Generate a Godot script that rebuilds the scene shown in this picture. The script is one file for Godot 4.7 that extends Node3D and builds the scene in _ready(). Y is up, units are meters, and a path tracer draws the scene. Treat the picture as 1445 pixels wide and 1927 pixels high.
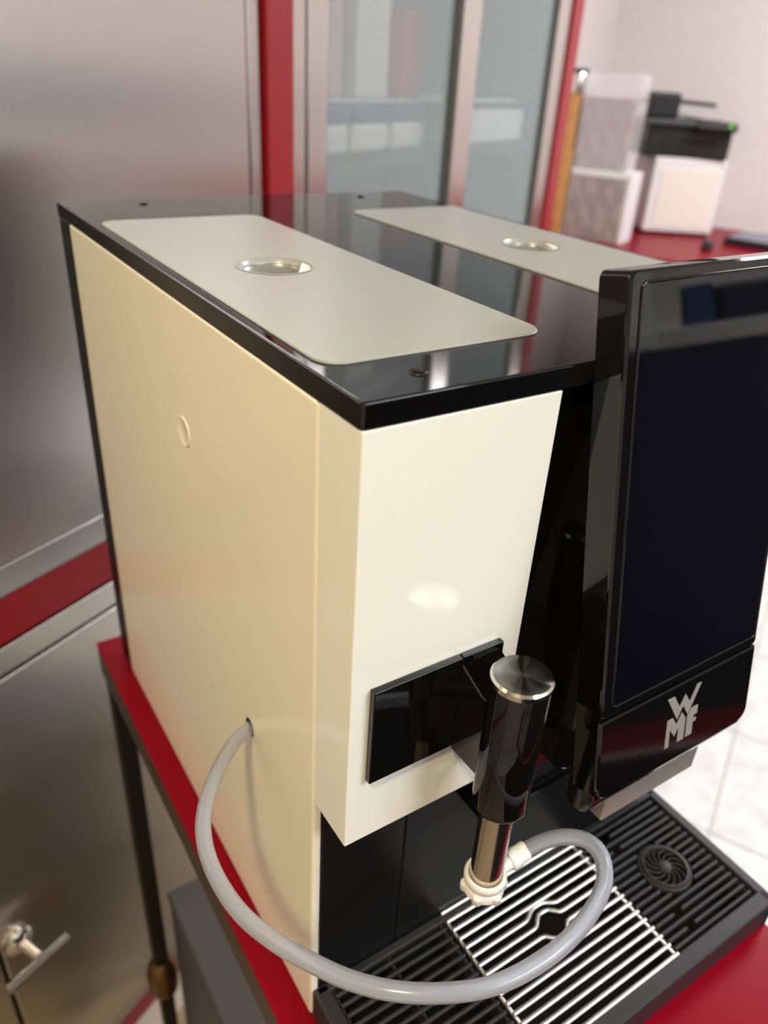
extends Node3D
# Coffee machine with a white body on a red trolley, in front of stainless steel cabinets.
# Room axes: a runs along the cabinet front, n out of it into the room, both measured from below the camera.
const TH := 0.46820770            # the room is turned by this against the machine
const EYE := Vector3(-0.13618, 1.50735, 0.21667)
const TABLE := 0.95               # height of the trolley top
const TOP := 0.4545               # height of the machine
const W := 0.325
var M := {}
var used := {}

# ---------------------------------------------------------------- mesh building
class MB:
	var v := PackedVector3Array()
	var n := PackedVector3Array()
	var u := PackedVector2Array()
	func tri(a: Vector3, b: Vector3, c: Vector3, na: Vector3, nb: Vector3, nc: Vector3, ua := Vector2.ZERO, ub := Vector2.ZERO, uc := Vector2.ZERO) -> void:
		if (c - a).cross(b - a).dot(na + nb + nc) < 0.0:
			v.append_array([a, c, b]); n.append_array([na, nc, nb]); u.append_array([ua, uc, ub])
		else:
			v.append_array([a, b, c]); n.append_array([na, nb, nc]); u.append_array([ua, ub, uc])
	func quad(a: Vector3, b: Vector3, c: Vector3, d: Vector3, nn: Vector3) -> void:
		var e := (b - a).normalized()
		var g := nn.cross(e)
		var q := [Vector2.ZERO, Vector2((b - a).dot(e), (b - a).dot(g)), Vector2((c - a).dot(e), (c - a).dot(g)), Vector2((d - a).dot(e), (d - a).dot(g))]
		tri(a, b, c, nn, nn, nn, q[0], q[1], q[2]); tri(a, c, d, nn, nn, nn, q[0], q[2], q[3])
	func mesh() -> ArrayMesh:
		var arr := []
		arr.resize(Mesh.ARRAY_MAX)
		arr[Mesh.ARRAY_VERTEX] = v; arr[Mesh.ARRAY_NORMAL] = n; arr[Mesh.ARRAY_TEX_UV] = u
		var m := ArrayMesh.new()
		m.add_surface_from_arrays(Mesh.PRIMITIVE_TRIANGLES, arr)
		return m
	# a box from lo to hi whose edges are rounded with radius r
	func rbox(lo: Vector3, hi: Vector3, r := 0.0, seg := 2, t := Transform3D()) -> MB:
		var c := (lo + hi) / 2.0
		var h := (hi - lo) / 2.0
		r = minf(r, minf(h.x, minf(h.y, h.z)) * 0.999)
		var inner := h - Vector3.ONE * r
		for ax in 3:
			for s in [-1.0, 1.0]:
				var i := (ax + 1) % 3
				var j := (ax + 2) % 3
				var gi := _grid(inner[i], r, seg)
				var gj := _grid(inner[j], r, seg)
				for x in gi.size() - 1:
					for y in gj.size() - 1:
						var ps := []
						var ns := []
						var us := []
						for q in [[x, y], [x + 1, y], [x + 1, y + 1], [x, y + 1]]:
							var p := Vector3.ZERO
							p[ax] = s * h[ax]; p[i] = gi[q[0]]; p[j] = gj[q[1]]
							var nn := Vector3.ZERO
							nn[ax] = s
							if r > 0.0:
								var core := p.clamp(-inner, inner)
								nn = (p - core).normalized()
								p = core + nn * r
							ps.append(t * (p + c)); ns.append((t.basis * nn).normalized())
							us.append(Vector2((p + c).z if ax == 0 else (p + c).x, (p + c).z if ax == 1 else (p + c).y))
						tri(ps[0], ps[1], ps[2], ns[0], ns[1], ns[2], us[0], us[1], us[2])
						tri(ps[0], ps[2], ps[3], ns[0], ns[2], ns[3], us[0], us[2], us[3])
		return self
	func _grid(b: float, r: float, seg: int) -> Array:
		if r <= 0.0:
			return [-b, b]
		var o := []
		for k in seg + 1:
			o.append(-b - r * tan((1.0 - float(k) / seg) * PI / 4))
		for k in seg + 1:
			o.append(b + r * tan(float(k) / seg * PI / 4))
		return o
	# turns a profile of (radius, height) round the y axis
	func lathe(prof: Array, segs := 32, t := Transform3D(), smooth := 0.75) -> MB:
		var nn := []
		for k in prof.size() - 1:
			var d: Vector2 = (prof[k + 1] - prof[k]).normalized()
			nn.append(Vector2(d.y, -d.x))
		var along := 0.0
		for k in prof.size() - 1:
			var a: Vector2 = prof[k]
			var b: Vector2 = prof[k + 1]
			var na: Vector2 = nn[k]
			var nb: Vector2 = nn[k]
			if k > 0 and nn[k - 1].dot(nn[k]) > smooth: na = (nn[k - 1] + nn[k]).normalized()
			if k < nn.size() - 1 and nn[k + 1].dot(nn[k]) > smooth: nb = (nn[k + 1] + nn[k]).normalized()
			var len := a.distance_to(b)
			for s in segs:
				var p0 := TAU * s / segs
				var p1 := TAU * (s + 1) / segs
				var f := func(q: Vector2, an: float) -> Vector3: return Vector3(q.x * cos(an), q.y, q.x * sin(an))
				var ps := [t * f.call(a, p0), t * f.call(b, p0), t * f.call(b, p1), t * f.call(a, p1)]
				var ns := [t.basis * f.call(na, p0), t.basis * f.call(nb, p0), t.basis * f.call(nb, p1), t.basis * f.call(na, p1)]
				var us := [Vector2(along, p0), Vector2(along + len, p0), Vector2(along + len, p1), Vector2(along, p1)]
				if b.x > 1e-6: tri(ps[0], ps[1], ps[2], ns[0], ns[1], ns[2], us[0], us[1], us[2])
				if a.x > 1e-6: tri(ps[0], ps[2], ps[3], ns[0], ns[2], ns[3], us[0], us[2], us[3])
			along += len
		return self
	# a round bar along a path
	func tube(path: Array, rad: float, segs := 12, caps := true, inward := 1.0) -> MB:
		var side := Vector3.UP
		var rings := []
		var dirs := []
		for k in path.size():
			var d: Vector3 = (path[mini(k + 1, path.size() - 1)] - path[maxi(k - 1, 0)]).normalized()
			if k == 0 and absf(d.dot(side)) > 0.9: side = Vector3.RIGHT
			side = (side - d * d.dot(side)).normalized()
			var up := d.cross(side)
			var ring := []
			for s in segs + 1:
				var an := TAU * s / segs
				ring.append(side * cos(an) + up * sin(an))
			rings.append(ring); dirs.append(d)
		for k in path.size() - 1:
			for s in segs:
				var o := [rings[k][s], rings[k + 1][s], rings[k + 1][s + 1], rings[k][s + 1]]
				var ps := [path[k] + o[0] * rad, path[k + 1] + o[1] * rad, path[k + 1] + o[2] * rad, path[k] + o[3] * rad]
				tri(ps[0], ps[1], ps[2], o[0] * inward, o[1] * inward, o[2] * inward)
				tri(ps[0], ps[2], ps[3], o[0] * inward, o[2] * inward, o[3] * inward)
		if caps:
			for k in [0, path.size() - 1]:
				var nn: Vector3 = dirs[k] * (-1.0 if k == 0 else 1.0)
				for s in segs:
					tri(path[k], path[k] + rings[k][s] * rad, path[k] + rings[k][s + 1] * rad, nn, nn, nn)
		return self
	# a polygon in x and y pushed from z0 to z1, its front edge bevelled
	func prism(poly: PackedVector2Array, z0: float, z1: float, t := Transform3D(), bev := 0.0, smooth := 0.8) -> MB:
		if Geometry2D.is_polygon_clockwise(poly):
			poly = poly.duplicate(); poly.reverse()
		var m := poly.size()
		var en := []
		for k in m:
			var d := (poly[(k + 1) % m] - poly[k]).normalized()
			en.append(Vector2(d.y, -d.x))
		var inset := PackedVector2Array()
		for k in m:
			var a: Vector2 = en[(k + m - 1) % m]
			var b: Vector2 = en[k]
			inset.append(poly[k] - (a + b) / maxf(0.3, 1.0 + a.dot(b)) * bev)
		var zt := z1 - bev
		for k in m:
			var l := (k + 1) % m
			var na: Vector2 = en[k]
			var nb: Vector2 = en[k]
			if en[(k + m - 1) % m].dot(en[k]) > smooth: na = (en[(k + m - 1) % m] + en[k]).normalized()
			if en[l].dot(en[k]) > smooth: nb = (en[l] + en[k]).normalized()
			var p := [Vector3(poly[k].x, poly[k].y, z0), Vector3(poly[l].x, poly[l].y, z0), Vector3(poly[l].x, poly[l].y, zt), Vector3(poly[k].x, poly[k].y, zt)]
			var a3 := t.basis * Vector3(na.x, na.y, 0)
			var b3 := t.basis * Vector3(nb.x, nb.y, 0)
			tri(t * p[0], t * p[1], t * p[2], a3, b3, b3); tri(t * p[0], t * p[2], t * p[3], a3, b3, a3)
			if bev > 0.0:
				var q := [Vector3(inset[l].x, inset[l].y, z1), Vector3(inset[k].x, inset[k].y, z1)]
				var z3 := t.basis * Vector3.BACK
				var am := (a3 + z3).normalized()
				var bm := (b3 + z3).normalized()
				tri(t * p[3], t * p[2], t * q[0], am, bm, bm); tri(t * p[3], t * q[0], t * q[1], am, bm, am)
		var idx := Geometry2D.triangulate_polygon(poly)
		for cap in 2:
			var src := poly if cap == 0 else inset
			var z := z0 if cap == 0 else z1
			var nn := t.basis * Vector3(0, 0, -1.0 if cap == 0 else 1.0)
			for k in range(0, idx.size(), 3):
				var q := []
				for e in 3: q.append(src[idx[k + e]])
				tri(t * Vector3(q[0].x, q[0].y, z), t * Vector3(q[1].x, q[1].y, z), t * Vector3(q[2].x, q[2].y, z), nn, nn, nn, q[0], q[1], q[2])
		return self

func mb() -> MB:
	return MB.new()

func rect(x0: float, y0: float, x1: float, y1: float, r := 0.0, seg := 6) -> PackedVector2Array:
	if r <= 0.0:
		return PackedVector2Array([Vector2(x0, y0), Vector2(x1, y0), Vector2(x1, y1), Vector2(x0, y1)])
	var o := PackedVector2Array()
	for c in [[x1 - r, y0 + r, -0.5], [x1 - r, y1 - r, 0.0], [x0 + r, y1 - r, 0.5], [x0 + r, y0 + r, 1.0]]:
		for k in seg + 1:
			var an: float = PI * (c[2] + 0.5 * k / seg)
			o.append(Vector2(c[0] + r * cos(an), c[1] + r * sin(an)))
	return o

func smooth_path(pts: Array, per := 8) -> Array:
	var o := []
	var m := pts.size()
	for k in m - 1:
		for s in per:
			o.append(pts[k].cubic_interpolate(pts[k + 1], pts[maxi(k - 1, 0)], pts[mini(k + 2, m - 1)], float(s) / per))
	o.append(pts[m - 1])
	return o

# ---------------------------------------------------------------- scene tree
func numbered(called: String) -> String:
	var k: int = used.get(called, 0)
	used[called] = k + 1
	return called if k == 0 else "%s_%03d" % [called, k]

func tag(o: Node, label: String, category: String, group := "") -> void:
	o.set_meta("label", label); o.set_meta("category", category)
	if group: o.set_meta("group", group)

func thing(called: String, label: String, category: String, at: Vector3, turn := 0.0, group := "") -> Node3D:
	var o := Node3D.new()
	o.name = numbered(called); add_child(o)
	o.position = at; o.rotation.y = turn
	tag(o, label, category, group)
	return o

func part(called: String, m, material: Material, parent: Node, label := "") -> MeshInstance3D:
	var o := MeshInstance3D.new()
	var key := str(parent.get_instance_id()) + called
	var k: int = used.get(key, 0)
	used[key] = k + 1
	o.name = called if k == 0 else "%s_%03d" % [called, k]
	o.mesh = m.mesh() if m is MB else m
	o.material_override = material
	o.cast_shadow = GeometryInstance3D.SHADOW_CASTING_SETTING_ON
	parent.add_child(o)
	if label: o.set_meta("label", label)
	return o

func struct(called: String, m, material: Material, at := Vector3.ZERO, turn := 0.0) -> MeshInstance3D:
	var o := part(called, m, material, self)
	o.position = at; o.rotation.y = turn
	o.set_meta("kind", "structure")
	return o

func room(a: float, y: float, n: float) -> Vector3:
	return Vector3(EYE.x + a * cos(TH) + n * sin(TH), y, EYE.z - a * sin(TH) + n * cos(TH))

func box(x0: float, y0: float, z0: float, x1: float, y1: float, z1: float, r := 0.0, seg := 2) -> MB:
	return mb().rbox(Vector3(x0, y0, z0), Vector3(x1, y1, z1), r, seg)

# ---------------------------------------------------------------- materials
func mat(called: String, c: Color, rough: float, metal := 0.0, spec := 0.5) -> StandardMaterial3D:
	var m := StandardMaterial3D.new()
	m.resource_name = called; m.albedo_color = c; m.roughness = rough; m.metallic = metal; m.metallic_specular = spec
	M[called] = m
	return m

func noise_tex(freq: float, lo: Color, hi: Color, seed_: int, oct := 4, size := 256, at := [0.3, 0.7]) -> NoiseTexture2D:
	var f := FastNoiseLite.new()
	f.seed = seed_; f.frequency = freq; f.fractal_octaves = oct; f.noise_type = FastNoiseLite.TYPE_SIMPLEX_SMOOTH
	var g := Gradient.new()
	g.offsets = PackedFloat32Array(at); g.colors = PackedColorArray([lo, hi])
	var t := NoiseTexture2D.new()
	t.noise = f; t.width = size; t.height = size; t.seamless = true; t.color_ramp = g
	return t

func brushed(seed_: int, lo: float, hi: float) -> ImageTexture:
	var rng := RandomNumberGenerator.new()
	rng.seed = seed_
	var im := Image.create(512, 128, false, Image.FORMAT_RGB8)
	for x in 512:
		var b := rng.randf()
		for y in 128:
			if rng.randf() < 0.02: b = lerpf(b, rng.randf(), 0.6)
			var g := lerpf(lo, hi, b)
			im.set_pixel(x, y, Color(g, g, g))
	return ImageTexture.create_from_image(im)

func triplanar(m: StandardMaterial3D, tex: Texture2D, scale: Vector3) -> StandardMaterial3D:
	m.albedo_texture = tex; m.uv1_triplanar = true; m.uv1_scale = scale
	return m

func materials() -> void:
	mat("cream", Color(0.92, 0.92, 0.89), 0.1)
	mat("cream_side", Color(0.93, 0.905, 0.84), 0.16)
	mat("gloss_black", Color(0.04, 0.039, 0.041), 0.05)
	mat("screen", Color(0.025, 0.03, 0.055), 0.03)
	mat("satin_black", Color(0.085, 0.085, 0.09), 0.36, 0.0, 0.3)
	mat("tray_black", Color(0.17, 0.17, 0.18), 0.45, 0.0, 0.35)
	mat("basin_black", Color(0.05, 0.05, 0.05), 0.7, 0.0, 0.2)
	mat("lid", Color(0.60, 0.61, 0.60), 0.32)
	mat("lid_dish", Color(0.52, 0.53, 0.53), 0.3, 0.2)
	mat("chrome", Color(0.88, 0.87, 0.85), 0.14, 1.0)
	mat("rack_chrome", Color(0.92, 0.91, 0.89), 0.33, 1.0)
	mat("pipe_steel", Color(0.78, 0.74, 0.69), 0.16, 1.0)
	var cap := mat("turned_steel", Color(0.52, 0.515, 0.50), 0.22, 1.0)
	cap.anisotropy_enabled = true; cap.anisotropy = 0.95
	mat("aluminium", Color(0.8, 0.77, 0.74), 0.4, 0.7)
	mat("white_plastic", Color(0.88, 0.88, 0.88), 0.35)
	mat("logo_grey", Color(0.62, 0.61, 0.6), 0.4, 0.3)
	var h := mat("silicone", Color(0.90, 0.92, 0.97, 0.2), 0.2)
	h.refraction_enabled = true; h.refraction_scale = 0.035
	var st := mat("steel", Color(0.86, 0.845, 0.825), 0.27, 1.0)
	triplanar(st, brushed(3, 0.98, 1.0), Vector3(5.0, 1.2, 5.0))
	st.anisotropy_enabled = true; st.anisotropy = 0.9
	mat("steel_edge", Color(0.42, 0.36, 0.30), 0.4, 0.9)
	mat("steel_dark", Color(0.2, 0.178, 0.155), 0.4, 0.8)
	mat("handle_chrome", Color(0.85, 0.82, 0.78), 0.12, 1.0)
	mat("brass", Color(0.5, 0.38, 0.24), 0.3, 1.0)
	mat("red_top", Color(0.49, 0.01, 0.1), 0.34, 0.0, 0.22)
	mat("red_paint", Color(0.57, 0.05, 0.11), 0.42, 0.0, 0.5)
	mat("gasket", Color(0.2, 0.2, 0.17), 0.6)
	mat("dark_gap", Color(0.05, 0.045, 0.04), 0.7)
	var wl := mat("wall_paint", Color(0.88, 0.85, 0.835), 0.85)
	triplanar(wl, noise_tex(0.05, Color(0.985, 0.985, 0.985), Color(1, 1, 1), 11), Vector3(1.5, 1.5, 1.5))
	mat("ceiling_paint", Color(0.9, 0.89, 0.87), 0.9)
	var tl := mat("tile", Color(0.82, 0.82, 0.815), 0.25)
	triplanar(tl, noise_tex(0.02, Color(1, 1, 1), Color(0.93, 0.93, 0.925), 5, 4, 512, [0.4, 0.9]), Vector3(1.3, 1.3, 1.3))
	tl.uv1_world_triplanar = true
	mat("grout", Color(0.72, 0.70, 0.67), 0.9)
	mat("charcoal", Color(0.27, 0.265, 0.275), 0.5)
	var rg := mat("ribbed_glass", Color(0.78, 0.82, 0.83, 0.2), 0.3)
	rg.transparency = BaseMaterial3D.TRANSPARENCY_ALPHA
	mat("shelf_white", Color(0.82, 0.82, 0.8), 0.5)
	mat("back_grey", Color(0.72, 0.73, 0.73), 0.6)
	mat("mat_brown", Color(0.58, 0.53, 0.45), 0.6, 0.0, 0.3)
	mat("shelf_dark", Color(0.30, 0.30, 0.28), 0.6)
	mat("blue", Color(0.13, 0.25, 0.42), 0.5)
	mat("pink", Color(0.85, 0.68, 0.68), 0.6)
	mat("carton_white", Color(0.88, 0.87, 0.865), 0.6)
	mat("carton_red", Color(0.72, 0.3, 0.28), 0.6)
	mat("carton_cream", Color(0.90, 0.87, 0.82), 0.6)
	var cp := mat("grey_print", Color(0.66, 0.61, 0.59), 0.5)
	triplanar(cp, noise_tex(0.025, Color(0.88, 0.88, 0.88), Color(1, 1, 1), 21, 2), Vector3(2.5, 1.5, 2.5))
	var wood := mat("tan_carton", Color(0.85, 0.62, 0.36), 0.6)
	triplanar(wood, noise_tex(0.03, Color(0.85, 0.83, 0.8), Color(1, 1, 1), 8), Vector3(5, 12, 5))
	var film := mat("clear_film", Color(0.95, 0.94, 0.95, 0.16), 0.12)
	film.transparency = BaseMaterial3D.TRANSPARENCY_ALPHA
	mat("printer_black", Color(0.1, 0.1, 0.105), 0.4)
	mat("printer_grey", Color(0.27, 0.27, 0.275), 0.4)
	mat("tablet_glass", Color(0.33, 0.40, 0.48), 0.2)
	mat("worktop_grey", Color(0.6, 0.6, 0.59), 0.35)
	mat("dark_front", Color(0.13, 0.13, 0.16), 0.45)
	var g := mat("green_light", Color(0.3, 0.8, 0.2), 0.4)
	g.emission_enabled = true; g.emission = Color(0.35, 0.9, 0.2); g.emission_energy_multiplier = 0.5
	var d := mat("lamp_glow", Color(1, 0.97, 0.92), 0.5)
	d.emission_enabled = true; d.emission = Color(1.0, 0.98, 0.95); d.emission_energy_multiplier = 4.0

# ---------------------------------------------------------------- light
func ceiling_lamp(a: float, n: float, w: float, d: float, energy: float, tone: Color, label: String) -> void:
	var t := thing("ceiling_lamp", label, "ceiling lamp", room(a, 2.7, n), TH, "")
	var f := mb()
	for s in [[-w / 2 - 0.03, -d / 2 - 0.03, w / 2 + 0.03, -d / 2], [-w / 2 - 0.03, d / 2, w / 2 + 0.03, d / 2 + 0.03], [-w / 2 - 0.03, -d / 2, -w / 2, d / 2], [w / 2, -d / 2, w / 2 + 0.03, d / 2]]:
		f.rbox(Vector3(s[0], -0.05, s[1]), Vector3(s[2], 0.0, s[3]), 0.004, 1)
	part("frame", f, M.shelf_white, t)
	part("diffuser", box(-w / 2, -0.035, -d / 2, w / 2, -0.02, d / 2), M.lamp_glow, t)
	var l := AreaLight3D.new()
	l.name = "lamp_light"; t.add_child(l)
	l.position = Vector3(0, -0.045, 0); l.rotation.x = -PI / 2
	l.area_size = Vector2(w, d); l.light_color = tone; l.light_energy = energy
	l.area_normalize_energy = true
	l.area_range = 12.0; l.area_attenuation = 2.0; l.shadow_enabled = true

func _ready() -> void:
	var cam := Camera3D.new()
	cam.name = "camera"; add_child(cam)
	cam.position = EYE
	cam.rotation = Vector3(-0.5196015, -0.6005479, 0.0619572)
	var at := CameraAttributesPhysical.new()
	at.frustum_focal_length = 18.0; at.frustum_focus_distance = 0.37; at.exposure_aperture = 4.6
	at.frustum_near = 0.02; at.frustum_far = 60.0
	cam.attributes = at
	cam.keep_aspect = Camera3D.KEEP_HEIGHT
	cam.fov = 67.15; cam.near = 0.02; cam.far = 60.0
	cam.current = true
	var we := WorldEnvironment.new()
	we.name = "environment"
	var env := Environment.new()
	env.background_mode = Environment.BG_COLOR; env.background_color = Color(0.0, 0.0, 0.0)
	env.tonemap_mode = Environment.TONE_MAPPER_LINEAR; env.tonemap_exposure = 1.06
	env.sdfgi_enabled = true; env.ssao_enabled = true; env.ssil_enabled = true
	we.environment = env; add_child(we)
	materials()
	ceiling_lamp(-0.67, 0.06, 0.16, 0.16, 2.75, Color(1.0, 0.91, 0.71), "small square ceiling spot above the steel doors, left of the machine")
	ceiling_lamp(0.3, 1.75, 1.2, 0.6, 4.9, Color(0.93, 0.97, 1.0), "long ceiling lamp in the middle of the room in front of the machine")
	ceiling_lamp(2.7, 0.5, 1.2, 0.6, 6.0, Color(0.98, 0.98, 1.0), "ceiling lamp over the white tiled floor near the printer")
	setting()
	cabinets()
	trolley()
	machine()
	counter_corner()
	room_behind()

# ---------------------------------------------------------------- room
func setting() -> void:
	var o := room(0, 0, 0)
	var fl := struct("floor", box(-2.4, -0.12, -1.2, 4.1, -0.004, 2.5), M.grout, o, TH)
	var tile := mb().prism(rect(-0.1882, -0.1882, 0.1882, 0.1882), -0.006, 0.0, Transform3D(Basis(Vector3.RIGHT, Vector3(0, 0, -1), Vector3.UP), Vector3.ZERO), 0.0015).mesh()
	for i in range(-10, 7):
		for j in range(-2, 7):
			var p := part("tile", tile, M.tile, fl)
			p.position = Vector3(1.46 + 0.19 + 0.38 * i, 0.0, 0.12 + 0.19 + 0.38 * j)
	struct("ceiling", box(-2.4, 2.7, -1.2, 4.1, 2.82, 2.5), M.ceiling_paint, o, TH)
	struct("wall_back", box(-2.4, 0, -1.32, 4.1, 2.7, -1.2), M.wall_paint, o, TH)
	struct("wall_front", box(-2.4, 0, 2.5, 4.1, 2.7, 2.62), M.wall_paint, o, TH)
	struct("wall_right", box(4.1, 0, -1.32, 4.22, 2.7, 2.62), M.wall_paint, o, TH)
	struct("wall_left", box(-2.52, 0, -1.32, -2.4, 2.7, 2.62), M.wall_paint, o, TH)

func cabinets() -> void:
	var o := room(0, 0, -0.68)
	# z = 0 is the front of the doors
	var t := thing("steel_cabinet", "tall brushed stainless steel cabinet with red bands, left behind the machine", "cabinet", o, TH)
	part("body", box(-2.35, 0.0, -0.5, 0.855, 2.3, -0.02), M.steel_dark, t)
	var d := part("upper_door", box(-0.2, 1.025, -0.02, 0.832, 2.2, 0.0, 0.003), M.steel, t)
	part("upper_door", box(-2.3, 1.025, -0.02, -0.204, 2.2, 0.0, 0.003), M.steel, t)
	part("door_frame", box(0.835, 1.025, -0.02, 0.857, 2.2, -0.001, 0.002), M.steel, t)
	part("cornice", box(-2.35, 2.203, -0.03, 0.857, 2.32, 0.0, 0.003), M.steel, t)
	part("frame_rail", box(-2.35, 0.986, -0.02, 0.857, 1.022, -0.002, 0.002), M.steel, t)
	part("red_band", box(-2.35, 0.926, -0.03, 0.857, 0.983, -0.004, 0.002), M.red_paint, t)
	part("frame_rail", box(-2.35, 0.889, -0.02, 0.857, 0.923, -0.002, 0.002), M.steel, t)
	for s in [[-2.3, -1.45], [-1.446, -0.59], [-0.586, 0.274], [0.280, 0.853]]:
		d = part("lower_door", box(s[0], 0.075, -0.02, s[1], 0.885, 0.0, 0.003), M.steel, t)
		if s[0] > 0.0:
			var hb := mb()
			hb.lathe([Vector2(0, 0), Vector2(0.02, 0), Vector2(0.02, 0.006), Vector2(0.014, 0.012), Vector2(0.008, 0.014), Vector2(0.0065, 0.045), Vector2(0, 0.045)], 20, Transform3D(Basis(Vector3.RIGHT, PI / 2), Vector3(0.302, 0.484, 0.0)))
			hb.tube([Vector3(0.254, 0.484, 0.048), Vector3(0.258, 0.484, 0.048), Vector3(0.339, 0.475, 0.048), Vector3(0.343, 0.475, 0.048)], 0.007, 14)
			part("handle", hb, M.handle_chrome, d, "chrome T-shaped handle")
	part("plinth", box(-2.35, 0.0, -0.03, 0.857, 0.07, -0.012, 0.002), M.red_paint, t)
	part("red_upright", box(0.864, 0.0, -0.04, 0.918, 2.32, 0.006, 0.002), M.red_paint, t)

	t = thing("glass_door_cabinet", "stainless steel cabinet with two ribbed glass doors and a red corner upright", "cabinet", o, TH)
	part("side_panel", box(0.924, 0.07, -0.5, 0.944, 2.3, -0.022), M.steel, t)
	part("side_panel", box(2.003, 0.0, -0.5, 2.024, 2.3, -0.03), M.steel, t)
	part("back_panel", box(0.944, 0.07, -0.5, 2.003, 2.3, -0.485), M.back_grey, t)
	part("top_panel", box(0.944, 2.2, -0.485, 2.003, 2.3, -0.022), M.steel, t)
	part("frame_strip", box(0.924, 0.07, -0.02, 0.953, 2.3, -0.001, 0.002), M.steel, t)
	part("frame_strip", box(1.888, 0.07, -0.02, 1.960, 2.3, -0.001, 0.002), M.steel, t)
	part("cornice", box(0.953, 2.203, -0.02, 1.888, 2.3, 0.0, 0.003), M.steel, t)
	part("frame_rail", box(0.953, 0.886, -0.02, 1.888, 1.02, -0.002, 0.002), M.steel, t)
	part("lower_door", box(0.957, 0.075, -0.02, 1.41, 0.885, 0.0, 0.003), M.steel, t)
	part("lower_door", box(1.416, 0.075, -0.02, 1.884, 0.885, 0.0, 0.003), M.steel, t)
	part("plinth", box(0.924, 0.0, -0.03, 1.96, 0.07, -0.012), M.red_paint, t)
	part("red_upright", box(1.963, 0.0, -0.06, 2.024, 2.32, 0.006, 0.003), M.red_paint, t)
	part("shelf", box(0.944, 1.0, -0.485, 2.003, 1.025, -0.05), M.shelf_white, t)
	part("shelf", box(0.944, 1.362, -0.485, 2.003, 1.386, -0.03), M.shelf_dark, t)
	part("shelf", box(0.944, 1.460, -0.485, 2.003, 1.466, -0.06), M.shelf_white, t)
	part("shelf", box(0.944, 1.85, -0.485, 2.003, 1.87, -0.06), M.shelf_white, t)
	for s in [[0.957, 1.005, 1.395, 1.400], [1.414, 1.487, 1.868, 1.873]]:
		var f := mb()
		f.rbox(Vector3(s[0], 1.03, -0.02), Vector3(s[1], 2.2, 0.0), 0.002, 1)
		f.rbox(Vector3(s[1], 2.14, -0.02), Vector3(s[2], 2.2, 0.0), 0.002, 1)
		f.rbox(Vector3(s[1], 1.03, -0.02), Vector3(s[2], 1.06, 0.0), 0.002, 1)
		d = part("glass_door", f, M.steel, t)
		part("gasket", box(s[2], 1.03, -0.02, s[3] + 0.012, 2.2, -0.004, 0.001), M.gasket, d)
		# a thin sheet that carries upright half-round ribs
		var upright := Transform3D(Basis(Vector3.RIGHT, Vector3(0, 0, 1), Vector3(0, -1, 0)), Vector3(0, 2.145, -0.012))
		var pane := mb().prism(rect(s[1], 0.0, s[2], 0.0015), 0.0, 1.09, upright)
		var cnt := int((s[2] - s[1]) / 0.0125)
		var pitch: float = (s[2] - s[1]) / cnt
		for k in cnt:
			var rib := PackedVector2Array()
			for e in 6:
				rib.append(Vector2(s[1] + pitch * (k + 0.5 - 0.34 * cos(PI * e / 5.0)), 0.0018 + 0.004 * sin(PI * e / 5.0)))
			pane.prism(rib, 0.0, 1.09, upright, 0.0, 0.5)
		part("ribbed_pane", pane, M.ribbed_glass, d, "ribbed frosted glass pane")
	# goods blurred behind the glass
	var g := [
		["tub", 1.01, 1.136, 1.387, 1.42, "white", "shallow pale tub with a blue lid nearest the red post behind the ribbed glass"],
		["tub", 1.142, 1.262, 1.387, 1.42, "white", "shallow blue-lidded tub behind the ribbed glass, second from the red post"],
		["tub", 1.268, 1.392, 1.387, 1.42, "white", "shallow blue-lidded tub behind the ribbed glass beside the door gasket"],
	]
	for e in g:
		var q := thing(e[0], e[6], "tub", room((e[1] + e[2]) / 2, e[3], -0.68 - 0.145), TH, "tubs behind the left glass door")
		var w: float = (e[2] - e[1]) / 2
		part("body", box(-w + 0.003, 0, -0.1, w - 0.003, 0.045, 0.1, 0.01), M.carton_white, q)
		part("lid", box(-w, 0.0455, -0.102, w, 0.070, 0.102, 0.006), M.blue, q)
	for e in [[1.08, 0.10, 0.26, "pink", "pale pink carton blurred behind the left ribbed glass pane"], [1.22, 0.10, 0.36, "carton_white", "tall whitish carton blurred behind the middle of the left ribbed pane"], [1.35, 0.07, 0.13, "carton_red", "small reddish carton blurred behind the ribbed glass by the gasket"]]:
		var q := thing("carton", e[4 - 0] if e.size() > 4 else e[3], "carton", Vector3.ZERO, TH)
		q.position = room(e[0], 1.467, -0.83)
		part("body", box(-e[1] / 2, 0, -0.09, e[1] / 2, e[2], 0.09, 0.003, 1), M[e[3]], q)
	var q2 := thing("carton", "wide flat pale carton blurred behind the right ribbed glass pane", "carton", room(1.68, 1.387, -0.82), TH)
	part("body", box(-0.17, 0, -0.1, 0.17, 0.06, 0.1, 0.003, 1), M.carton_white, q2)

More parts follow.
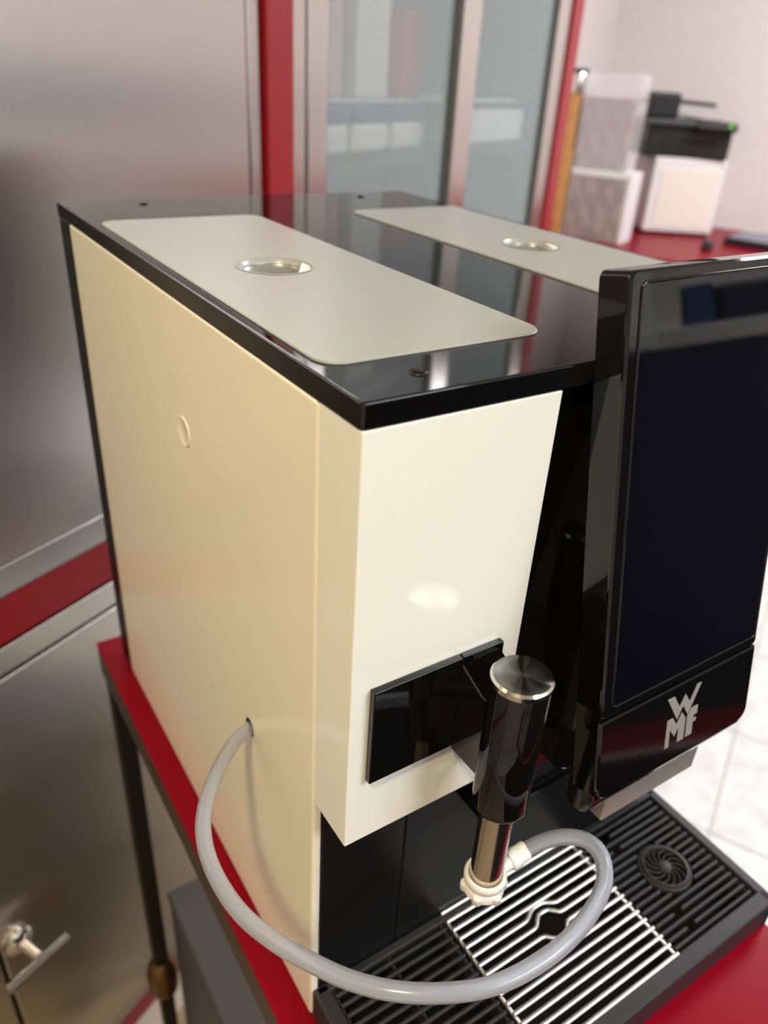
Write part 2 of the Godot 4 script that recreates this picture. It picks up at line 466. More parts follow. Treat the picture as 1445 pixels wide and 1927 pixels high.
func trolley() -> void:
	var t := thing("trolley", "narrow steel trolley with a red top carrying the coffee machine", "trolley", Vector3(0.155, 0, -0.18))
	var x0 := -0.1755
	var x1 := 0.178
	var z0 := -0.311
	var z1 := 0.33
	part("red_top", box(x0, TABLE - 0.004, z0, x1, TABLE, z1, 0.0012), M.red_top, t)
	part("edge_band", box(x0 + 0.0005, TABLE - 0.041, z0 + 0.0005, x1 - 0.0005, TABLE - 0.0045, z1 - 0.0005, 0.002), M.steel_edge, t)
	for s in [[x0 + 0.012, z0 + 0.02], [x1 - 0.012, z0 + 0.02], [x0 + 0.012, z1 - 0.02], [x1 - 0.012, z1 - 0.02]]:
		var leg := part("leg", box(s[0] - 0.01, 0.03, s[1] - 0.01, s[0] + 0.01, TABLE - 0.042, s[1] + 0.01, 0.002), M.steel_dark, t)
		part("collar", mb().lathe([Vector2(0.011, 0.295), Vector2(0.019, 0.30), Vector2(0.022, 0.315), Vector2(0.02, 0.327), Vector2(0.023, 0.34), Vector2(0.020, 0.357), Vector2(0.015, 0.37), Vector2(0.011, 0.373)], 20, Transform3D(Basis(), Vector3(s[0], 0, s[1]))), M.brass, leg)
		part("foot", mb().lathe([Vector2(0, 0.0125), Vector2(0.022, 0.0125), Vector2(0.024, 0.02), Vector2(0.014, 0.032), Vector2(0.012, 0.04), Vector2(0, 0.04)], 20, Transform3D(Basis(), Vector3(s[0], 0, s[1]))), M.steel_dark, leg)
	t = thing("storage_box", "charcoal grey storage box standing under the red trolley top", "box", Vector3(0.155, 0, -0.2))
	part("body", box(-0.144, 0.0125, -0.256, 0.145, 0.515, 0.25, 0.006), M.charcoal, t)
	part("lid", box(-0.145, 0.516, -0.2585, 0.148, 0.533, 0.253, 0.004), M.charcoal, t)

# ---------------------------------------------------------------- the machine
func lid(x0: float, x1: float, z0: float, z1: float, hole: Vector2, hr: float, root: Node, label: String) -> void:
	var out := rect(x0, z0, x1, z1, 0.0115, 10)
	var full := PackedVector2Array()
	for k in out.size():
		var a := out[k]
		var b := out[(k + 1) % out.size()]
		var steps := maxi(1, int(a.distance_to(b) / 0.006))
		for s in steps: full.append(a.lerp(b, float(s) / steps))
	var m := mb()
	var yt := TOP + 0.0012
	var up := Vector3.UP
	var bev := 0.0007
	for k in full.size():
		var a := full[k]
		var b := full[(k + 1) % full.size()]
		var ia := a - (a - hole).normalized() * bev
		var ib := b - (b - hole).normalized() * bev
		var ca := hole + (a - hole).normalized() * hr
		var cb := hole + (b - hole).normalized() * hr
		m.tri(Vector3(ia.x, yt, ia.y), Vector3(ib.x, yt, ib.y), Vector3(cb.x, yt, cb.y), up, up, up)
		m.tri(Vector3(ia.x, yt, ia.y), Vector3(cb.x, yt, cb.y), Vector3(ca.x, yt, ca.y), up, up, up)
		var d := (b - a).normalized()
		var nn := Vector3(d.y, 0, -d.x)
		if nn.dot(Vector3(a.x - hole.x, 0, a.y - hole.y)) < 0: nn = -nn
		m.quad(Vector3(ia.x, yt, ia.y), Vector3(ib.x, yt, ib.y), Vector3(b.x, yt - bev, b.y), Vector3(a.x, yt - bev, a.y), (nn + up).normalized())
		m.quad(Vector3(a.x, yt - bev, a.y), Vector3(b.x, yt - bev, b.y), Vector3(b.x, yt - 0.0011, b.y), Vector3(a.x, yt - 0.0011, a.y), nn)
	var l := part("hopper_lid", m, M.lid, root, label)
	# finger recess: sloping rim, then a shallow dish
	part("recess_rim", mb().lathe([Vector2(hr + 0.0006, 0.0003), Vector2(hr - 0.0003, 0.0004), Vector2(hr - 0.0022, -0.0012), Vector2(hr - 0.003, -0.003)], 48, Transform3D(Basis(), Vector3(hole.x, yt, hole.y))), M.lid, l)
	part("finger_dish", mb().lathe([Vector2(hr - 0.0025, -0.0025), Vector2(hr * 0.82, -0.0058), Vector2(hr * 0.55, -0.0078), Vector2(hr * 0.25, -0.0086), Vector2(0, -0.0088)], 48, Transform3D(Basis(), Vector3(hole.x, yt, hole.y)), 0.3), M.lid_dish, l)
	var tab := PackedVector2Array()
	for k in 13:
		var an := lerpf(-0.85, 0.85, k / 12.0)
		tab.append(Vector2(cos(an), sin(an)) * (hr - 0.0005))
	part("finger_tab", mb().prism(tab, -0.004, -0.0006, Transform3D(Basis(Vector3(1, 0, 0), Vector3(0, 0, -1), Vector3.UP).rotated(Vector3.UP, -0.55), Vector3(hole.x, yt, hole.y)), 0.0006), M.white_plastic, l)

func machine() -> void:
	var t := thing("coffee_machine", "white and glossy black coffee machine with a tilted black display on the red trolley", "coffee machine", Vector3(0, TABLE, 0))
	var L1 := [0.0095, 0.1214, -0.3609, -0.0419]   # openings; the lids overlap them
	var L2 := [0.2116, 0.3110, -0.3609, -0.0419]
	# top cover with two openings for the lids
	var m := mb()
	var y0 := TOP - 0.0105
	var b := 0.0012
	var xs := [b, L1[0], L1[1], L2[0], L2[1], W - b]
	var zs := [-0.464 + b, L1[2], L1[3], -b]
	for i in 5:
		for j in 3:
			if j == 1 and (i == 1 or i == 3): continue
			m.quad(Vector3(xs[i], TOP, zs[j]), Vector3(xs[i + 1], TOP, zs[j]), Vector3(xs[i + 1], TOP, zs[j + 1]), Vector3(xs[i], TOP, zs[j + 1]), Vector3.UP)
	for l in [L1, L2]:
		m.quad(Vector3(l[0], TOP, l[2]), Vector3(l[1], TOP, l[2]), Vector3(l[1], y0, l[2]), Vector3(l[0], y0, l[2]), Vector3.BACK)
		m.quad(Vector3(l[0], TOP, l[3]), Vector3(l[1], TOP, l[3]), Vector3(l[1], y0, l[3]), Vector3(l[0], y0, l[3]), Vector3.FORWARD)
		m.quad(Vector3(l[0], TOP, l[2]), Vector3(l[0], TOP, l[3]), Vector3(l[0], y0, l[3]), Vector3(l[0], y0, l[2]), Vector3.RIGHT)
		m.quad(Vector3(l[1], TOP, l[2]), Vector3(l[1], TOP, l[3]), Vector3(l[1], y0, l[3]), Vector3(l[1], y0, l[2]), Vector3.LEFT)
	var ring := rect(0, -0.464, W, 0, 0.0025, 4)
	var c := Vector2(W / 2, -0.232)
	for k in ring.size():
		var a := ring[k]
		var e := ring[(k + 1) % ring.size()]
		var d := (e - a).normalized()
		var nn := Vector3(d.y, 0, -d.x)
		if nn.dot(Vector3(a.x - c.x, 0, a.y - c.y)) < 0: nn = -nn
		var ia := Vector2(clampf(a.x, b, W - b), clampf(a.y, -0.464 + b, -b))
		var ie := Vector2(clampf(e.x, b, W - b), clampf(e.y, -0.464 + b, -b))
		var mid := (nn + Vector3.UP).normalized()
		var yb := TOP - b
		m.tri(Vector3(ia.x, TOP, ia.y), Vector3(ie.x, TOP, ie.y), Vector3(e.x, yb, e.y), Vector3.UP, Vector3.UP, nn)
		m.tri(Vector3(ia.x, TOP, ia.y), Vector3(e.x, yb, e.y), Vector3(a.x, yb, a.y), Vector3.UP, nn, nn)
		m.quad(Vector3(a.x, yb, a.y), Vector3(e.x, yb, e.y), Vector3(e.x, y0, e.y), Vector3(a.x, y0, a.y), nn)
		m.tri(Vector3(a.x, y0, a.y), Vector3(e.x, y0, e.y), Vector3(c.x, y0, c.y), Vector3.DOWN, Vector3.DOWN, Vector3.DOWN)
	var cover := part("top_cover", m, M.gloss_black, t)
	for s in [[0.0375, -0.0187], [0.0603, -0.4353], [0.2628, -0.4353]]:
		var sc := mb().lathe([Vector2(0.0042, 0.0001), Vector2(0.0038, 0.0006), Vector2(0.0024, 0.0002), Vector2(0.0022, 0.0011), Vector2(0, 0.0013)], 24, Transform3D(Basis(), Vector3(s[0], TOP, s[1])))
		part("screw", sc, M.satin_black, cover)
	lid(0.0059, 0.1250, -0.3645, -0.0383, Vector2(0.0622, -0.2005), 0.0222, t, "frosted white left lid with a finger recess")
	lid(0.2080, 0.3146, -0.3645, -0.0383, Vector2(0.2628, -0.2025), 0.0205, t, "frosted white right lid with a finger recess")
	# body
	part("body", box(0.004, 0.004, -0.46, W - 0.004, y0 - 0.001, -0.0345), M.satin_black, t)
	part("rear_frame", box(0.0006, 0.0, -0.464, W - 0.0006, y0 - 0.0002, -0.4295, 0.0015), M.satin_black, t)
	var sp := part("side_panel", box(0.0, 0.001, -0.4288, 0.006, y0 - 0.0004, -0.0325, 0.0022, 3), M.cream_side, t)
	part("round_cap", mb().lathe([Vector2(0.0095, 0.0), Vector2(0.0095, 0.0005), Vector2(0.0088, 0.0009), Vector2(0.008, 0.0005), Vector2(0, 0.0005)], 32, Transform3D(Basis(Vector3.BACK, PI / 2), Vector3(0.0, 0.3645, -0.197))), M.cream_side, sp)
	part("hose_hole", mb().lathe([Vector2(0.0055, 0.0), Vector2(0.0055, 0.0003), Vector2(0, 0.0003)], 24, Transform3D(Basis(Vector3.BACK, PI / 2).scaled(Vector3(1, 1.25, 1)), Vector3(0.0, 0.1945, -0.1165))), M.dark_gap, sp)
	part("side_panel", box(W - 0.006, 0.001, -0.4288, W, y0 - 0.0004, -0.0325, 0.0022, 3), M.cream_side, t)
	part("recess_wall", box(0.0065, 0.0, -0.0345, 0.0655, 0.213, -0.033, 0.0004, 1), M.satin_black, t)
	part("recess_wall", box(0.0665, 0.0, -0.0345, W - 0.007, 0.213, -0.033, 0.0004, 1), M.satin_black, t)
	part("milk_module", box(0.0006, 0.2128, -0.0325, 0.1006, y0 - 0.0006, 0.0, 0.0007), M.cream, t, "glossy cream front block")
	# plate and arm that carry the milk frother
	var mp := part("mount_plate", box(0.0106, 0.2570, 0.0, 0.0610, 0.3155, 0.004, 0.0006), M.gloss_black, t)
	part("plate_wing", box(0.0614, 0.2570, 0.0, 0.0868, 0.3155, 0.0036, 0.0006), M.gloss_black, mp)
	var zy := Transform3D(Basis(Vector3(0, 0, 1), Vector3(0, 1, 0), Vector3(-1, 0, 0)), Vector3.ZERO)   # profile (z, y) pushed along -x
	part("mount_arm", mb().prism(PackedVector2Array([Vector2(0.003, 0.3115), Vector2(0.020, 0.3040), Vector2(0.0335, 0.3040), Vector2(0.0335, 0.2549), Vector2(0.003, 0.2549)]), -0.0848, -0.0608, zy, 0.0006), M.gloss_black, t)
	var fc := Vector3(0.0707, 0, 0.0335)
	part("frother_grip", mb().lathe([Vector2(0, 0.2395), Vector2(0.0132, 0.2395), Vector2(0.0140, 0.2403), Vector2(0.0142, 0.2420), Vector2(0.0142, 0.3195), Vector2(0.0138, 0.3200), Vector2(0, 0.3200)], 64, Transform3D(Basis(), fc)), M.gloss_black, t)
	var cp := part("frother_cap", mb().lathe([Vector2(0.0140, 0.3200), Vector2(0.0147, 0.3203), Vector2(0.0147, 0.3228), Vector2(0.0136, 0.3240)], 64, Transform3D(Basis(), fc)), M.chrome, t, "polished steel ring")
	part("cap_face", mb().lathe([Vector2(0.0137, 0.3239), Vector2(0.0135, 0.3240), Vector2(0.009, 0.3240), Vector2(0.0045, 0.3240), Vector2(0.00001, 0.3240)], 64, Transform3D(Basis(), fc)), M.turned_steel, cp, "turned steel disc")
	part("frother_pipe", mb().lathe([Vector2(0.0088, 0.2396), Vector2(0.0088, 0.172), Vector2(0.0078, 0.1712), Vector2(0, 0.1712)], 48, Transform3D(Basis(), fc)), M.pipe_steel, t)
	# adapter ring: flange, groove, foot with lugs
	m = mb().lathe([Vector2(0.0090, 0.1745), Vector2(0.0090, 0.1828), Vector2(0.0098, 0.1836), Vector2(0.0110, 0.1836), Vector2(0.0117, 0.1826), Vector2(0.0117, 0.1796), Vector2(0.0109, 0.1786), Vector2(0.0106, 0.1770), Vector2(0.0114, 0.1758), Vector2(0.0114, 0.1715), Vector2(0.0102, 0.1705), Vector2(0, 0.1705)], 48, Transform3D(Basis(), fc))
	for k in 6:
		var an := TAU * k / 6 + 0.5
		m.lathe([Vector2(0, 0.1703), Vector2(0.0026, 0.1703), Vector2(0.003, 0.1709), Vector2(0.003, 0.1752), Vector2(0.0022, 0.1760), Vector2(0, 0.1760)], 16, Transform3D(Basis(), fc + Vector3(cos(an), 0, sin(an)) * 0.0101))
	var rg := part("adapter_ring", m, M.white_plastic, t, "white plastic adapter ring")
	var dir := Vector3(1, 0.16, 0.02).normalized()
	var q := Basis(Vector3(0, 0, 1), dir, Vector3(0, 0, 1).cross(dir) * -1.0)
	var yb := dir
	var zb := Vector3(0, 0, 1).slide(yb).normalized()
	q = Basis(yb.cross(zb), yb, zb)
	part("hose_nozzle", mb().lathe([Vector2(0, 0.009), Vector2(0.0042, 0.009), Vector2(0.0042, 0.0165), Vector2(0.0054, 0.0172), Vector2(0.0058, 0.0185), Vector2(0.0058, 0.0232), Vector2(0.0051, 0.0240), Vector2(0.0055, 0.0248), Vector2(0.0055, 0.0285), Vector2(0.0046, 0.0292), Vector2(0.0030, 0.0292), Vector2(0, 0.0292)], 24, Transform3D(q, fc + Vector3(0, 0.1785, 0))), M.white_plastic, rg)
	# centre section behind the display
	part("centre_body", box(0.1035, 0.158, -0.0335, 0.232, y0 - 0.0006, -0.006, 0.002), M.gloss_black, t)
	part("side_module", box(0.2345, 0.2128, -0.0335, W - 0.0006, y0 - 0.0006, 0.0, 0.0007), M.cream, t)
	part("brew_neck", mb().prism(PackedVector2Array([Vector2(-0.01, 0.430), Vector2(-0.002, 0.430), Vector2(0.036, 0.262), Vector2(0.036, 0.232), Vector2(0.018, 0.214), Vector2(-0.01, 0.214)]), -0.226, -0.131, zy, 0.001), M.gloss_black, t)
	display(t)
	# metal coffee spout under the display
	part("spout_bar", box(0.153, 0.1795, 0.012, 0.2365, 0.2145, 0.0405, 0.0012), M.aluminium, t, "matt metal spout bar")

	tray()
	hose()

func display(t: Node) -> void:
	var u := Vector3(0, 0.9834, -0.1813).normalized()
	var n := Vector3.RIGHT.cross(u)
	var f := Transform3D(Basis(Vector3.RIGHT, u, n), Vector3(0.119, 0.4936, 0.0078))
	var wd := 0.1268
	var hm := mb().prism(rect(0, -0.2660, wd, 0, 0.004, 5), -0.0155, -0.0022, f)
	for k in hm.v.size():                                            # the left flank widens towards the back
		var p := f.affine_inverse() * hm.v[k]
		if p.z < -0.01 and p.x < 0.01: hm.v[k] = f * (p + Vector3(-0.0016, 0, 0))
		if hm.n[k].x < -0.9: hm.n[k] = f.basis * Vector3(-0.993, 0, 0.119)
	var hs := part("display_housing", hm, M.gloss_black, t, "tilted glossy black display housing")
	part("display_frame", mb().prism(rect(0, -0.2158, wd, 0, 0.004, 5), -0.0022, 0.0, f, 0.0011), M.gloss_black, hs)
	var low := PackedVector2Array()
	for p in rect(0, -0.2662, wd, -0.2168, 0.0085, 6):
		if p.y > -0.24: p = Vector2(0.0 if p.x < wd / 2 else wd, -0.2168)
		if low.is_empty() or low[low.size() - 1].distance_to(p) > 1e-6: low.append(p)
	if low[0].distance_to(low[low.size() - 1]) < 1e-6: low.remove_at(low.size() - 1)
	part("lower_fascia", mb().prism(low, -0.0022, 0.0001, f, 0.0009), M.gloss_black, hs)
	# raised line round the screen
	var o := rect(0.0066, -0.2095, wd - 0.0030, -0.0050, 0.003, 5)
	var path := []
	for p in o: path.append(f * Vector3(p.x, p.y, 0.0001))
	path.append(path[0])
	part("screen_rim", mb().tube(path, 0.0007, 8, false), M.gloss_black, hs)
	part("screen", mb().prism(rect(0.0072, -0.2089, wd - 0.0036, -0.0056, 0.0025, 5), -0.0012, 0.00025, f), M.screen, hs, "dark switched-off touch screen")
	var logo := {
		"W": [50.55, 223.06, 56.34, 223.14, 61.22, 231.65, 65.51, 225.04, 69.8, 231.61, 75.08, 222.37, 78.57, 222.6, 68.91, 239.76, 64.19, 232.2, 59.97, 239.45],
		"M": [51.95, 237.06, 56.58, 237.06, 60.08, 242.76, 64.12, 236.4, 67.6, 241.3, 67.3, 255.2, 61.95, 255.2, 62.09, 244.73, 58.94, 250.2, 54.79, 244.2, 54.77, 255.2, 51.6, 255.2],
		"F": [69.0, 240.9, 72.0, 236.8, 77.6, 236.8, 77.6, 242.0, 74.6, 242.6, 74.5, 244.4, 77.0, 244.8, 77.0, 246.9, 74.5, 246.9, 74.4, 254.9, 68.95, 254.9]}
	for k in logo:
		var poly := PackedVector2Array()
		for i in range(0, logo[k].size(), 2): poly.append(Vector2(logo[k][i], -logo[k][i + 1] + 0.3) / 1000.0)
		part("logo_letter", mb().prism(poly, 0.0, 0.00045, f, 0.0001), M.logo_grey, hs, "grey metal letter %s of the logo" % k)
	# rounded chin under the display
	var zy := Transform3D(Basis(Vector3(0, 0, 1), Vector3(0, 1, 0), Vector3(-1, 0, 0)), Vector3.ZERO)
	var prof := PackedVector2Array([Vector2(0.0537, 0.2345), Vector2(0.0530, 0.2255), Vector2(0.0508, 0.2195), Vector2(0.0470, 0.2162), Vector2(0.042, 0.2151), Vector2(0.0385, 0.2160), Vector2(0.0362, 0.2188), Vector2(0.0352, 0.235), Vector2(0.0345, 0.262), Vector2(0.047, 0.262)])
	part("rounded_chin", mb().prism(prof, -0.2455, -0.1193, zy, 0.0008), M.gloss_black, hs)

func tray() -> void:
	var t := thing("drip_tray", "black plastic drip tray under the spouts with black slats", "drip tray", Vector3(0, TABLE, 0))
	var h := 0.0300
	var m := mb()
	m.rbox(Vector3(0.001, 0.0, -0.0325), Vector3(0.0118, h, 0.0893), 0.0015, 2)
	m.rbox(Vector3(0.3245, 0.0, -0.0325), Vector3(0.3330, h, 0.0893), 0.0015, 2)
	m.rbox(Vector3(0.003, 0.0, -0.0325), Vector3(0.331, h, -0.0265), 0.0012, 2)
	m.rbox(Vector3(0.003, 0.0, 0.0770), Vector3(0.331, h, 0.0893), 0.0015, 2)
	part("frame", m, M.tray_black, t)
	part("basin", box(0.008, 0.002, -0.03, 0.328, 0.010, 0.08), M.basin_black, t)
	var pitch := 0.00728
	var slat := {}
	var put := func(x0: float, x1: float, z: float) -> void:
		var key := "%.4f" % (x1 - x0)
		if not slat.has(key): slat[key] = box(0, -0.004, -0.0014, x1 - x0, 0.0, 0.0014, 0.0011, 1).mesh()
		var s := part("slat", slat[key], M.tray_black, t)
		s.position = Vector3(x0, h - 0.0012, z)
	for k in 14:
		put.call(0.0128, 0.1040, -0.0222 + pitch * k)
	for x in [0.0135, 0.0575, 0.1025]:
		part("cross_rib", box(x - 0.001, 0.012, -0.0265, x + 0.001, h - 0.0045, 0.077), M.tray_black, t)
	# right hand grille, broken by the round vent and by gaps
	var fx := 0.2808
	var fz := 0.0263
	for k in 17:
		var z := -0.0225 + 0.0060 * k
		var half := 0.0
		if absf(z - fz) < 0.0215: half = sqrt(0.0215 * 0.0215 - (z - fz) * (z - fz))
		var segs := []
		var gap := k % 2 == 1 and (k < 5 or k > 10)
		if half > 0.0:
			segs = [[0.2348, fx - half], [fx + half, 0.3232]]
		elif gap:
			segs = [[0.2348, 0.2560], [0.2640, 0.3232]]
		else:
			segs = [[0.2348, 0.3232]]
		for s in segs:
			if s[1] - s[0] > 0.003: put.call(s[0], s[1], z)
	for x in [0.2352, 0.3225]:
		part("cross_rib", box(x - 0.001, 0.012, -0.0265, x + 0.001, h - 0.0045, 0.077), M.tray_black, t)
	var v := mb().lathe([Vector2(0.0170, -0.006), Vector2(0.0205, -0.005), Vector2(0.0205, -0.0012), Vector2(0.0183, -0.0004), Vector2(0.0178, 0.0010), Vector2(0.0164, 0.0012), Vector2(0.0158, 0.0002), Vector2(0.0158, -0.006)], 48, Transform3D(Basis(), Vector3(fx, h, fz)))
	var vent := part("round_vent", v, M.tray_black, t, "round vent like a small fan wheel")
	part("hub", mb().lathe([Vector2(0.0052, -0.005), Vector2(0.0052, 0.0006), Vector2(0.0045, 0.0011), Vector2(0, 0.0012)], 32, Transform3D(Basis(), Vector3(fx, h, fz))), M.tray_black, vent)
	for k in 13:
		var path := []
		for e in 7:
			var r := lerpf(0.0050, 0.0165, e / 6.0)
			var an := TAU * k / 13 + 0.75 * pow(e / 6.0, 1.4)
			path.append(Vector3(fx + cos(an) * r, h - 0.0006, fz + sin(an) * r))
		part("blade", mb().tube(path, 0.0006, 6, false), M.tray_black, vent)
	# chrome rack for cups in the middle
	t = thing("cup_rack", "shiny chrome wire rack in the middle of the black drip tray", "rack", Vector3(0, TABLE, 0))
	var x0 := 0.1058
	var x1 := 0.2325
	var yb := h + 0.0002
	for k in 16:
		var z := -0.0318 + 0.00727 * k
		var amp := 0.0
		if k == 5: amp = -0.0052
		if k == 6: amp = -0.0066
		if k == 7: amp = 0.0066
		if k == 8: amp = 0.0050
		var w := 0.010 if (k == 6 or k == 7) else 0.013
		var path := []
		for e in 41:
			var x := lerpf(x0, x1, e / 40.0)
			var s := clampf((absf(x - 0.1705) - 0.003) / w, 0.0, 1.0)
			path.append(Vector3(x, yb, z + amp * (0.5 + 0.5 * cos(PI * s))))
		part("bar", mb().tube(path if amp != 0.0 else [path[0], path[40]], 0.00155, 10), M.rack_chrome, t)
	for x in [x0 + 0.0009, x1 - 0.0012]:
		part("side_rod", mb().tube([Vector3(x, yb - 0.0024, -0.0325), Vector3(x, yb - 0.0024, 0.0780)], 0.0013, 10), M.rack_chrome, t)

func hose() -> void:
	var t := thing("milk_hose", "translucent white milk hose looping from the side panel to the frother", "hose", Vector3(0, TABLE, 0))
	var p := [Vector3(0.0015, 0.1945, -0.1165), Vector3(-0.0149, 0.1975, -0.1064), Vector3(-0.0333, 0.2005, -0.0875), Vector3(-0.0479, 0.1999, -0.0684), Vector3(-0.0553, 0.1978, -0.0512), Vector3(-0.0578, 0.1968, -0.0298), Vector3(-0.0559, 0.1992, -0.0036), Vector3(-0.0487, 0.2025, 0.0199), Vector3(-0.0395, 0.2033, 0.0369), Vector3(-0.0274, 0.2037, 0.0546), Vector3(-0.0124, 0.2057, 0.0705), Vector3(0.0072, 0.2066, 0.0833), Vector3(0.0283, 0.2063, 0.0910), Vector3(0.0543, 0.2073, 0.0938), Vector3(0.0798, 0.2073, 0.0907), Vector3(0.1048, 0.2052, 0.0813), Vector3(0.1172, 0.2049, 0.0690), Vector3(0.1195, 0.2030, 0.0570), Vector3(0.1141, 0.1990, 0.0470), Vector3(0.1069, 0.1920, 0.0395), Vector3(0.0990, 0.1838, 0.0343), Vector3(0.0945, 0.1823, 0.0340)]
	var path := smooth_path(p, 6)
	var m := mb().tube(path, 0.0043, 20, false).tube(path, 0.0029, 16, false, -1.0)
	part("hose_wall", m, M.silicone, t)

# ---------------------------------------------------------------- corner with the printer
func counter_corner() -> void:
	var t := thing("red_counter", "red-topped counter along the far wall carrying boxes and the printer", "counter", room(3.65, 0, 0.0), TH)
	part("worktop", box(-0.55, 0.91, -1.19, 0.44, 0.95, 2.3, 0.003), M.red_top, t)
	part("carcass", box(-0.5, 0.06, -1.18, 0.44, 0.908, 2.28), M.steel_dark, t)
	for k in 5:
		part("door", box(-0.52, 0.08, -1.17 + 0.69 * k, -0.501, 0.9, -1.17 + 0.69 * k + 0.684, 0.003, 1), M.steel, t)
	part("plinth", box(-0.47, 0.0, -1.17, 0.44, 0.058, 2.26), M.red_paint, t)

	t = thing("carton", "white carton with a grey patterned front, beside the cream box", "carton", room(3.335, 0.95, -0.915), TH - 0.05)
	part("body", box(-0.065, 0.0, -0.125, 0.065, 0.262, 0.125, 0.003), M.carton_white, t)
	part("printed_front", box(-0.0665, 0.004, -0.118, -0.0653, 0.240, 0.110), M.grey_print, t)
	t = thing("wrapped_carton", "tall grey patterned carton in clear film, on top of the white carton", "carton", room(3.335, 1.213, -0.93), TH - 0.05)
	part("body", box(-0.055, 0.0, -0.105, 0.055, 0.25, 0.095, 0.003), M.grey_print, t)
	var fm := mb()
	for s in [[-0.06, -0.112, -0.058, 0.105], [0.056, -0.112, 0.058, 0.105]]:
		fm.rbox(Vector3(s[0], 0.001, s[1]), Vector3(s[2], 0.33, s[3]), 0.0, 1)
	for s in [[-0.058, -0.112, 0.056, -0.110], [-0.058, 0.103, 0.056, 0.105]]:
		fm.rbox(Vector3(s[0], 0.001, s[1]), Vector3(s[2], 0.33, s[3]), 0.0, 1)
	part("film", fm, M.clear_film, t, "crumpled clear plastic film")
	t = thing("tan_box", "tan cardboard box at the bottom of the stack by the red upright", "box", room(3.33, 0.95, -1.105), TH)
	part("body", box(-0.07, 0.0, -0.045, 0.07, 0.325, 0.054, 0.003), M.tan_carton, t)
	t = thing("tan_box", "narrower tan cardboard box on top of another, under the steel can", "box", room(3.33, 1.276, -1.108), TH)
	part("body", box(-0.065, 0.0, -0.042, 0.065, 0.185, 0.052, 0.003), M.tan_carton, t)
	t = thing("steel_can", "small shiny steel can with dark back standing on the tan boxes", "can", room(3.33, 1.462, -1.088), TH)
	part("body", mb().lathe([Vector2(0, 0), Vector2(0.034, 0), Vector2(0.036, 0.003), Vector2(0.036, 0.076), Vector2(0.033, 0.08), Vector2(0, 0.08)], 28), M.chrome, t)
	part("lid", mb().lathe([Vector2(0.037, 0.076), Vector2(0.037, 0.088), Vector2(0.034, 0.091), Vector2(0, 0.091)], 28), M.printer_black, t)

	var turn := TH + 0.5
	t = thing("cream_box", "cream white box with an inset front panel, under the black printer", "box", room(3.83, 0.95, -0.74), turn)
	part("body", box(-0.15, 0.012, -0.15, 0.15, 0.305, 0.15, 0.006), M.carton_white, t)
	part("front_panel", box(-0.153, 0.03, -0.115, -0.149, 0.262, 0.125, 0.002, 1), M.carton_cream, t)
	part("red_mark", box(-0.1515, 0.278, 0.125, -0.1495, 0.286, 0.133), M.carton_red, t)
	for s in [[-0.13, -0.13], [-0.13, 0.13], [0.13, -0.13], [0.13, 0.13]]:
		part("foot", mb().lathe([Vector2(0, 0), Vector2(0.012, 0), Vector2(0.013, 0.013), Vector2(0, 0.013)], 16, Transform3D(Basis(), Vector3(s[0], 0, s[1]))), M.printer_black, t)
	t = thing("printer", "black multifunction printer with a raised paper tray, on top of the cream box", "printer", room(3.83, 1.2552, -0.76), turn - 0.1)
	m_printer(t)
	t = thing("bottle_cap", "small black cap lying on the red counter in front of the cream box", "cap", room(3.44, 0.95, -0.49), TH)
	part("body", mb().lathe([Vector2(0, 0), Vector2(0.022, 0), Vector2(0.023, 0.004), Vector2(0.021, 0.034), Vector2(0.017, 0.038), Vector2(0, 0.038)], 24), M.printer_black, t)
	t = thing("tablet", "dark tablet with a bluish screen lying on the red counter", "tablet", room(3.72, 0.95, -0.27), TH - 0.2)
	part("body", box(-0.12, 0.0, -0.17, 0.12, 0.03, 0.17, 0.006), M.printer_black, t)
	part("screen", box(-0.11, 0.0301, -0.16, 0.11, 0.0315, 0.16), M.tablet_glass, t)

func m_printer(t: Node3D) -> void:
	# front towards -x
	part("body", box(-0.16, 0.0, -0.17, 0.15, 0.115, 0.17, 0.008), M.printer_black, t)
	part("paper_slot", box(-0.162, 0.012, -0.11, -0.155, 0.07, 0.11, 0.002, 1), M.dark_gap, t)
	part("scanner_lid", box(-0.19, 0.118, -0.175, 0.15, 0.140, 0.175, 0.006), M.printer_grey, t)
	part("feeder", box(-0.1, 0.141, -0.175, 0.12, 0.235, -0.05, 0.012), M.printer_black, t)
	var pt := mb()
	pt.rbox(Vector3(-0.09, -0.008, 0.0), Vector3(0.09, 0.008, 0.15), 0.003, 1, Transform3D(Basis(Vector3.RIGHT, 0.05), Vector3(0, 0.205, -0.055)))
	part("paper_tray", pt, M.printer_black, t)
	part("output_ramp", mb().rbox(Vector3(-0.08, 0, 0), Vector3(0.1, 0.006, 0.12), 0.002, 1, Transform3D(Basis(Vector3.RIGHT, 0.12), Vector3(0, 0.152, -0.04))), M.printer_grey, t)
	part("control_panel", mb().rbox(Vector3(-0.05, 0, -0.08), Vector3(0.0, 0.02, 0.08), 0.005, 1, Transform3D(Basis(Vector3.BACK, 0.4), Vector3(-0.17, 0.125, 0.09))), M.printer_black, t)
	part("status_light", mb().lathe([Vector2(0, 0), Vector2(0.007, 0), Vector2(0.006, 0.003), Vector2(0, 0.003)], 16, Transform3D(Basis(Vector3.BACK, PI / 2), Vector3(-0.219, 0.13, 0.14))), M.green_light, t)

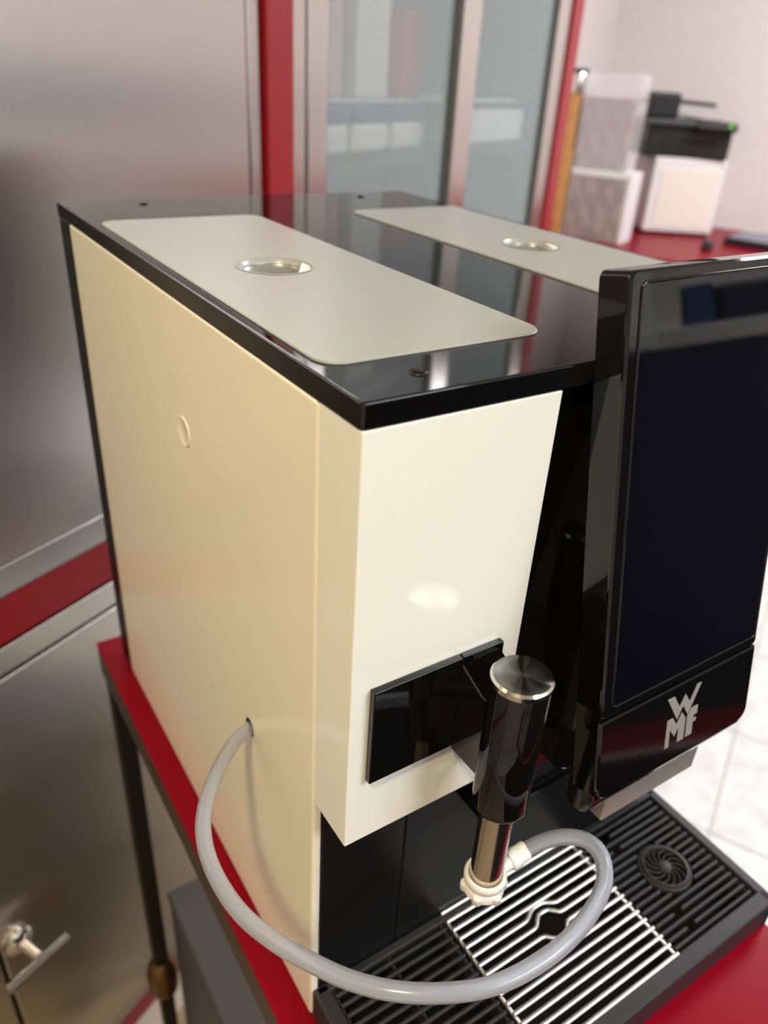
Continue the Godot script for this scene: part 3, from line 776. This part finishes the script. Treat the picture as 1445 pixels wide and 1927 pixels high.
# ---------------------------------------------------------------- what the shiny faces mirror: the room behind the camera
func room_behind() -> void:
	var t := thing("base_cabinet", "pale base cabinet with a red plinth across the room behind the camera", "cabinet", room(-2.0, 0, 2.2), TH)
	part("carcass", box(-0.35, 0.1, -0.28, 1.3, 0.86, 0.29), M.steel_dark, t)
	for k in range(2, 4):
		part("door", box(-1.65 + 0.65 * k + 0.3, 0.11, -0.3, -1.65 + 0.65 * k + 0.944, 0.85, -0.281, 0.003, 1), M.shelf_white, t)
	part("plinth", box(-0.35, 0.0, -0.29, 1.3, 0.098, 0.29), M.red_paint, t)
	part("worktop", box(-0.37, 0.861, -0.31, 1.31, 0.9, 0.29, 0.003), M.worktop_grey, t)
	t = thing("tall_cabinet", "tall dark cabinet with a pale top and a red plinth behind the camera", "cabinet", room(1.62, 0, 2.2), TH)
	part("carcass", box(-2.3, 0.1, -0.3, 0.33, 1.30, 0.29), M.dark_front, t)
	part("plinth", box(-2.3, 0.0, -0.3, 0.33, 0.098, 0.29), M.red_paint, t)
	part("pale_top", box(-0.42, 1.301, -0.31, 0.34, 1.355, 0.29, 0.003), M.shelf_white, t)
	t = thing("white_post", "white square post standing on the tall dark cabinet", "post", room(1.265, 1.355, 2.0), TH)
	part("body", box(-0.045, 0, -0.05, 0.045, 1.345, 0.05, 0.004), M.shelf_white, t)
	t = thing("blue_crate", "small blue crate on top of the tall dark cabinet", "crate", room(1.37, 1.355, 2.05), TH)
	part("body", box(-0.045, 0, -0.1, 0.045, 0.12, 0.1, 0.006), M.blue, t)
	t = thing("dark_appliance", "dark kitchen appliance on top of the tall dark cabinet", "appliance", room(1.75, 1.355, 2.1), TH)
	part("body", box(-0.3, 0, -0.14, 0.18, 0.11, 0.14, 0.015), M.dark_front, t)
	t = thing("white_cupboard", "low white cupboard to the right of the tall dark cabinet behind the camera", "cupboard", room(2.5, 0, 2.25), TH)
	part("carcass", box(-0.5, 0.0, -0.23, 0.5, 1.19, 0.24), M.shelf_white, t)
	for k in 2:
		part("door", box(-0.5 + 0.5 * k, 0.02, -0.25, -0.5 + 0.5 * k + 0.494, 1.18, -0.231, 0.003, 1), M.shelf_white, t)
	t = thing("rubber_mat", "light brown rubber mat on the tiled floor under the red trolley", "mat", room(-0.1, 0.0, -0.06), TH)
	part("body", box(-1.3, 0.0005, -0.58, 1.3, 0.012, 0.58, 0.004, 1), M.mat_brown, t)
	t = thing("rubber_mat", "black rubber mat on the tiled floor in the aisle behind the camera", "mat", room(0.2, 0.0, 1.21), TH)
	part("body", box(-1.6, 0.0005, -0.66, 1.75, 0.012, 0.66, 0.004, 1), M.basin_black, t)
	t = thing("wall_shelf", "long grey-blue wall shelf across the room behind the camera", "shelf", room(2.75, 1.28, 2.35), TH)
	part("board", box(-0.75, 0, -0.15, 0.95, 0.14, 0.14, 0.003), M.blue, t)
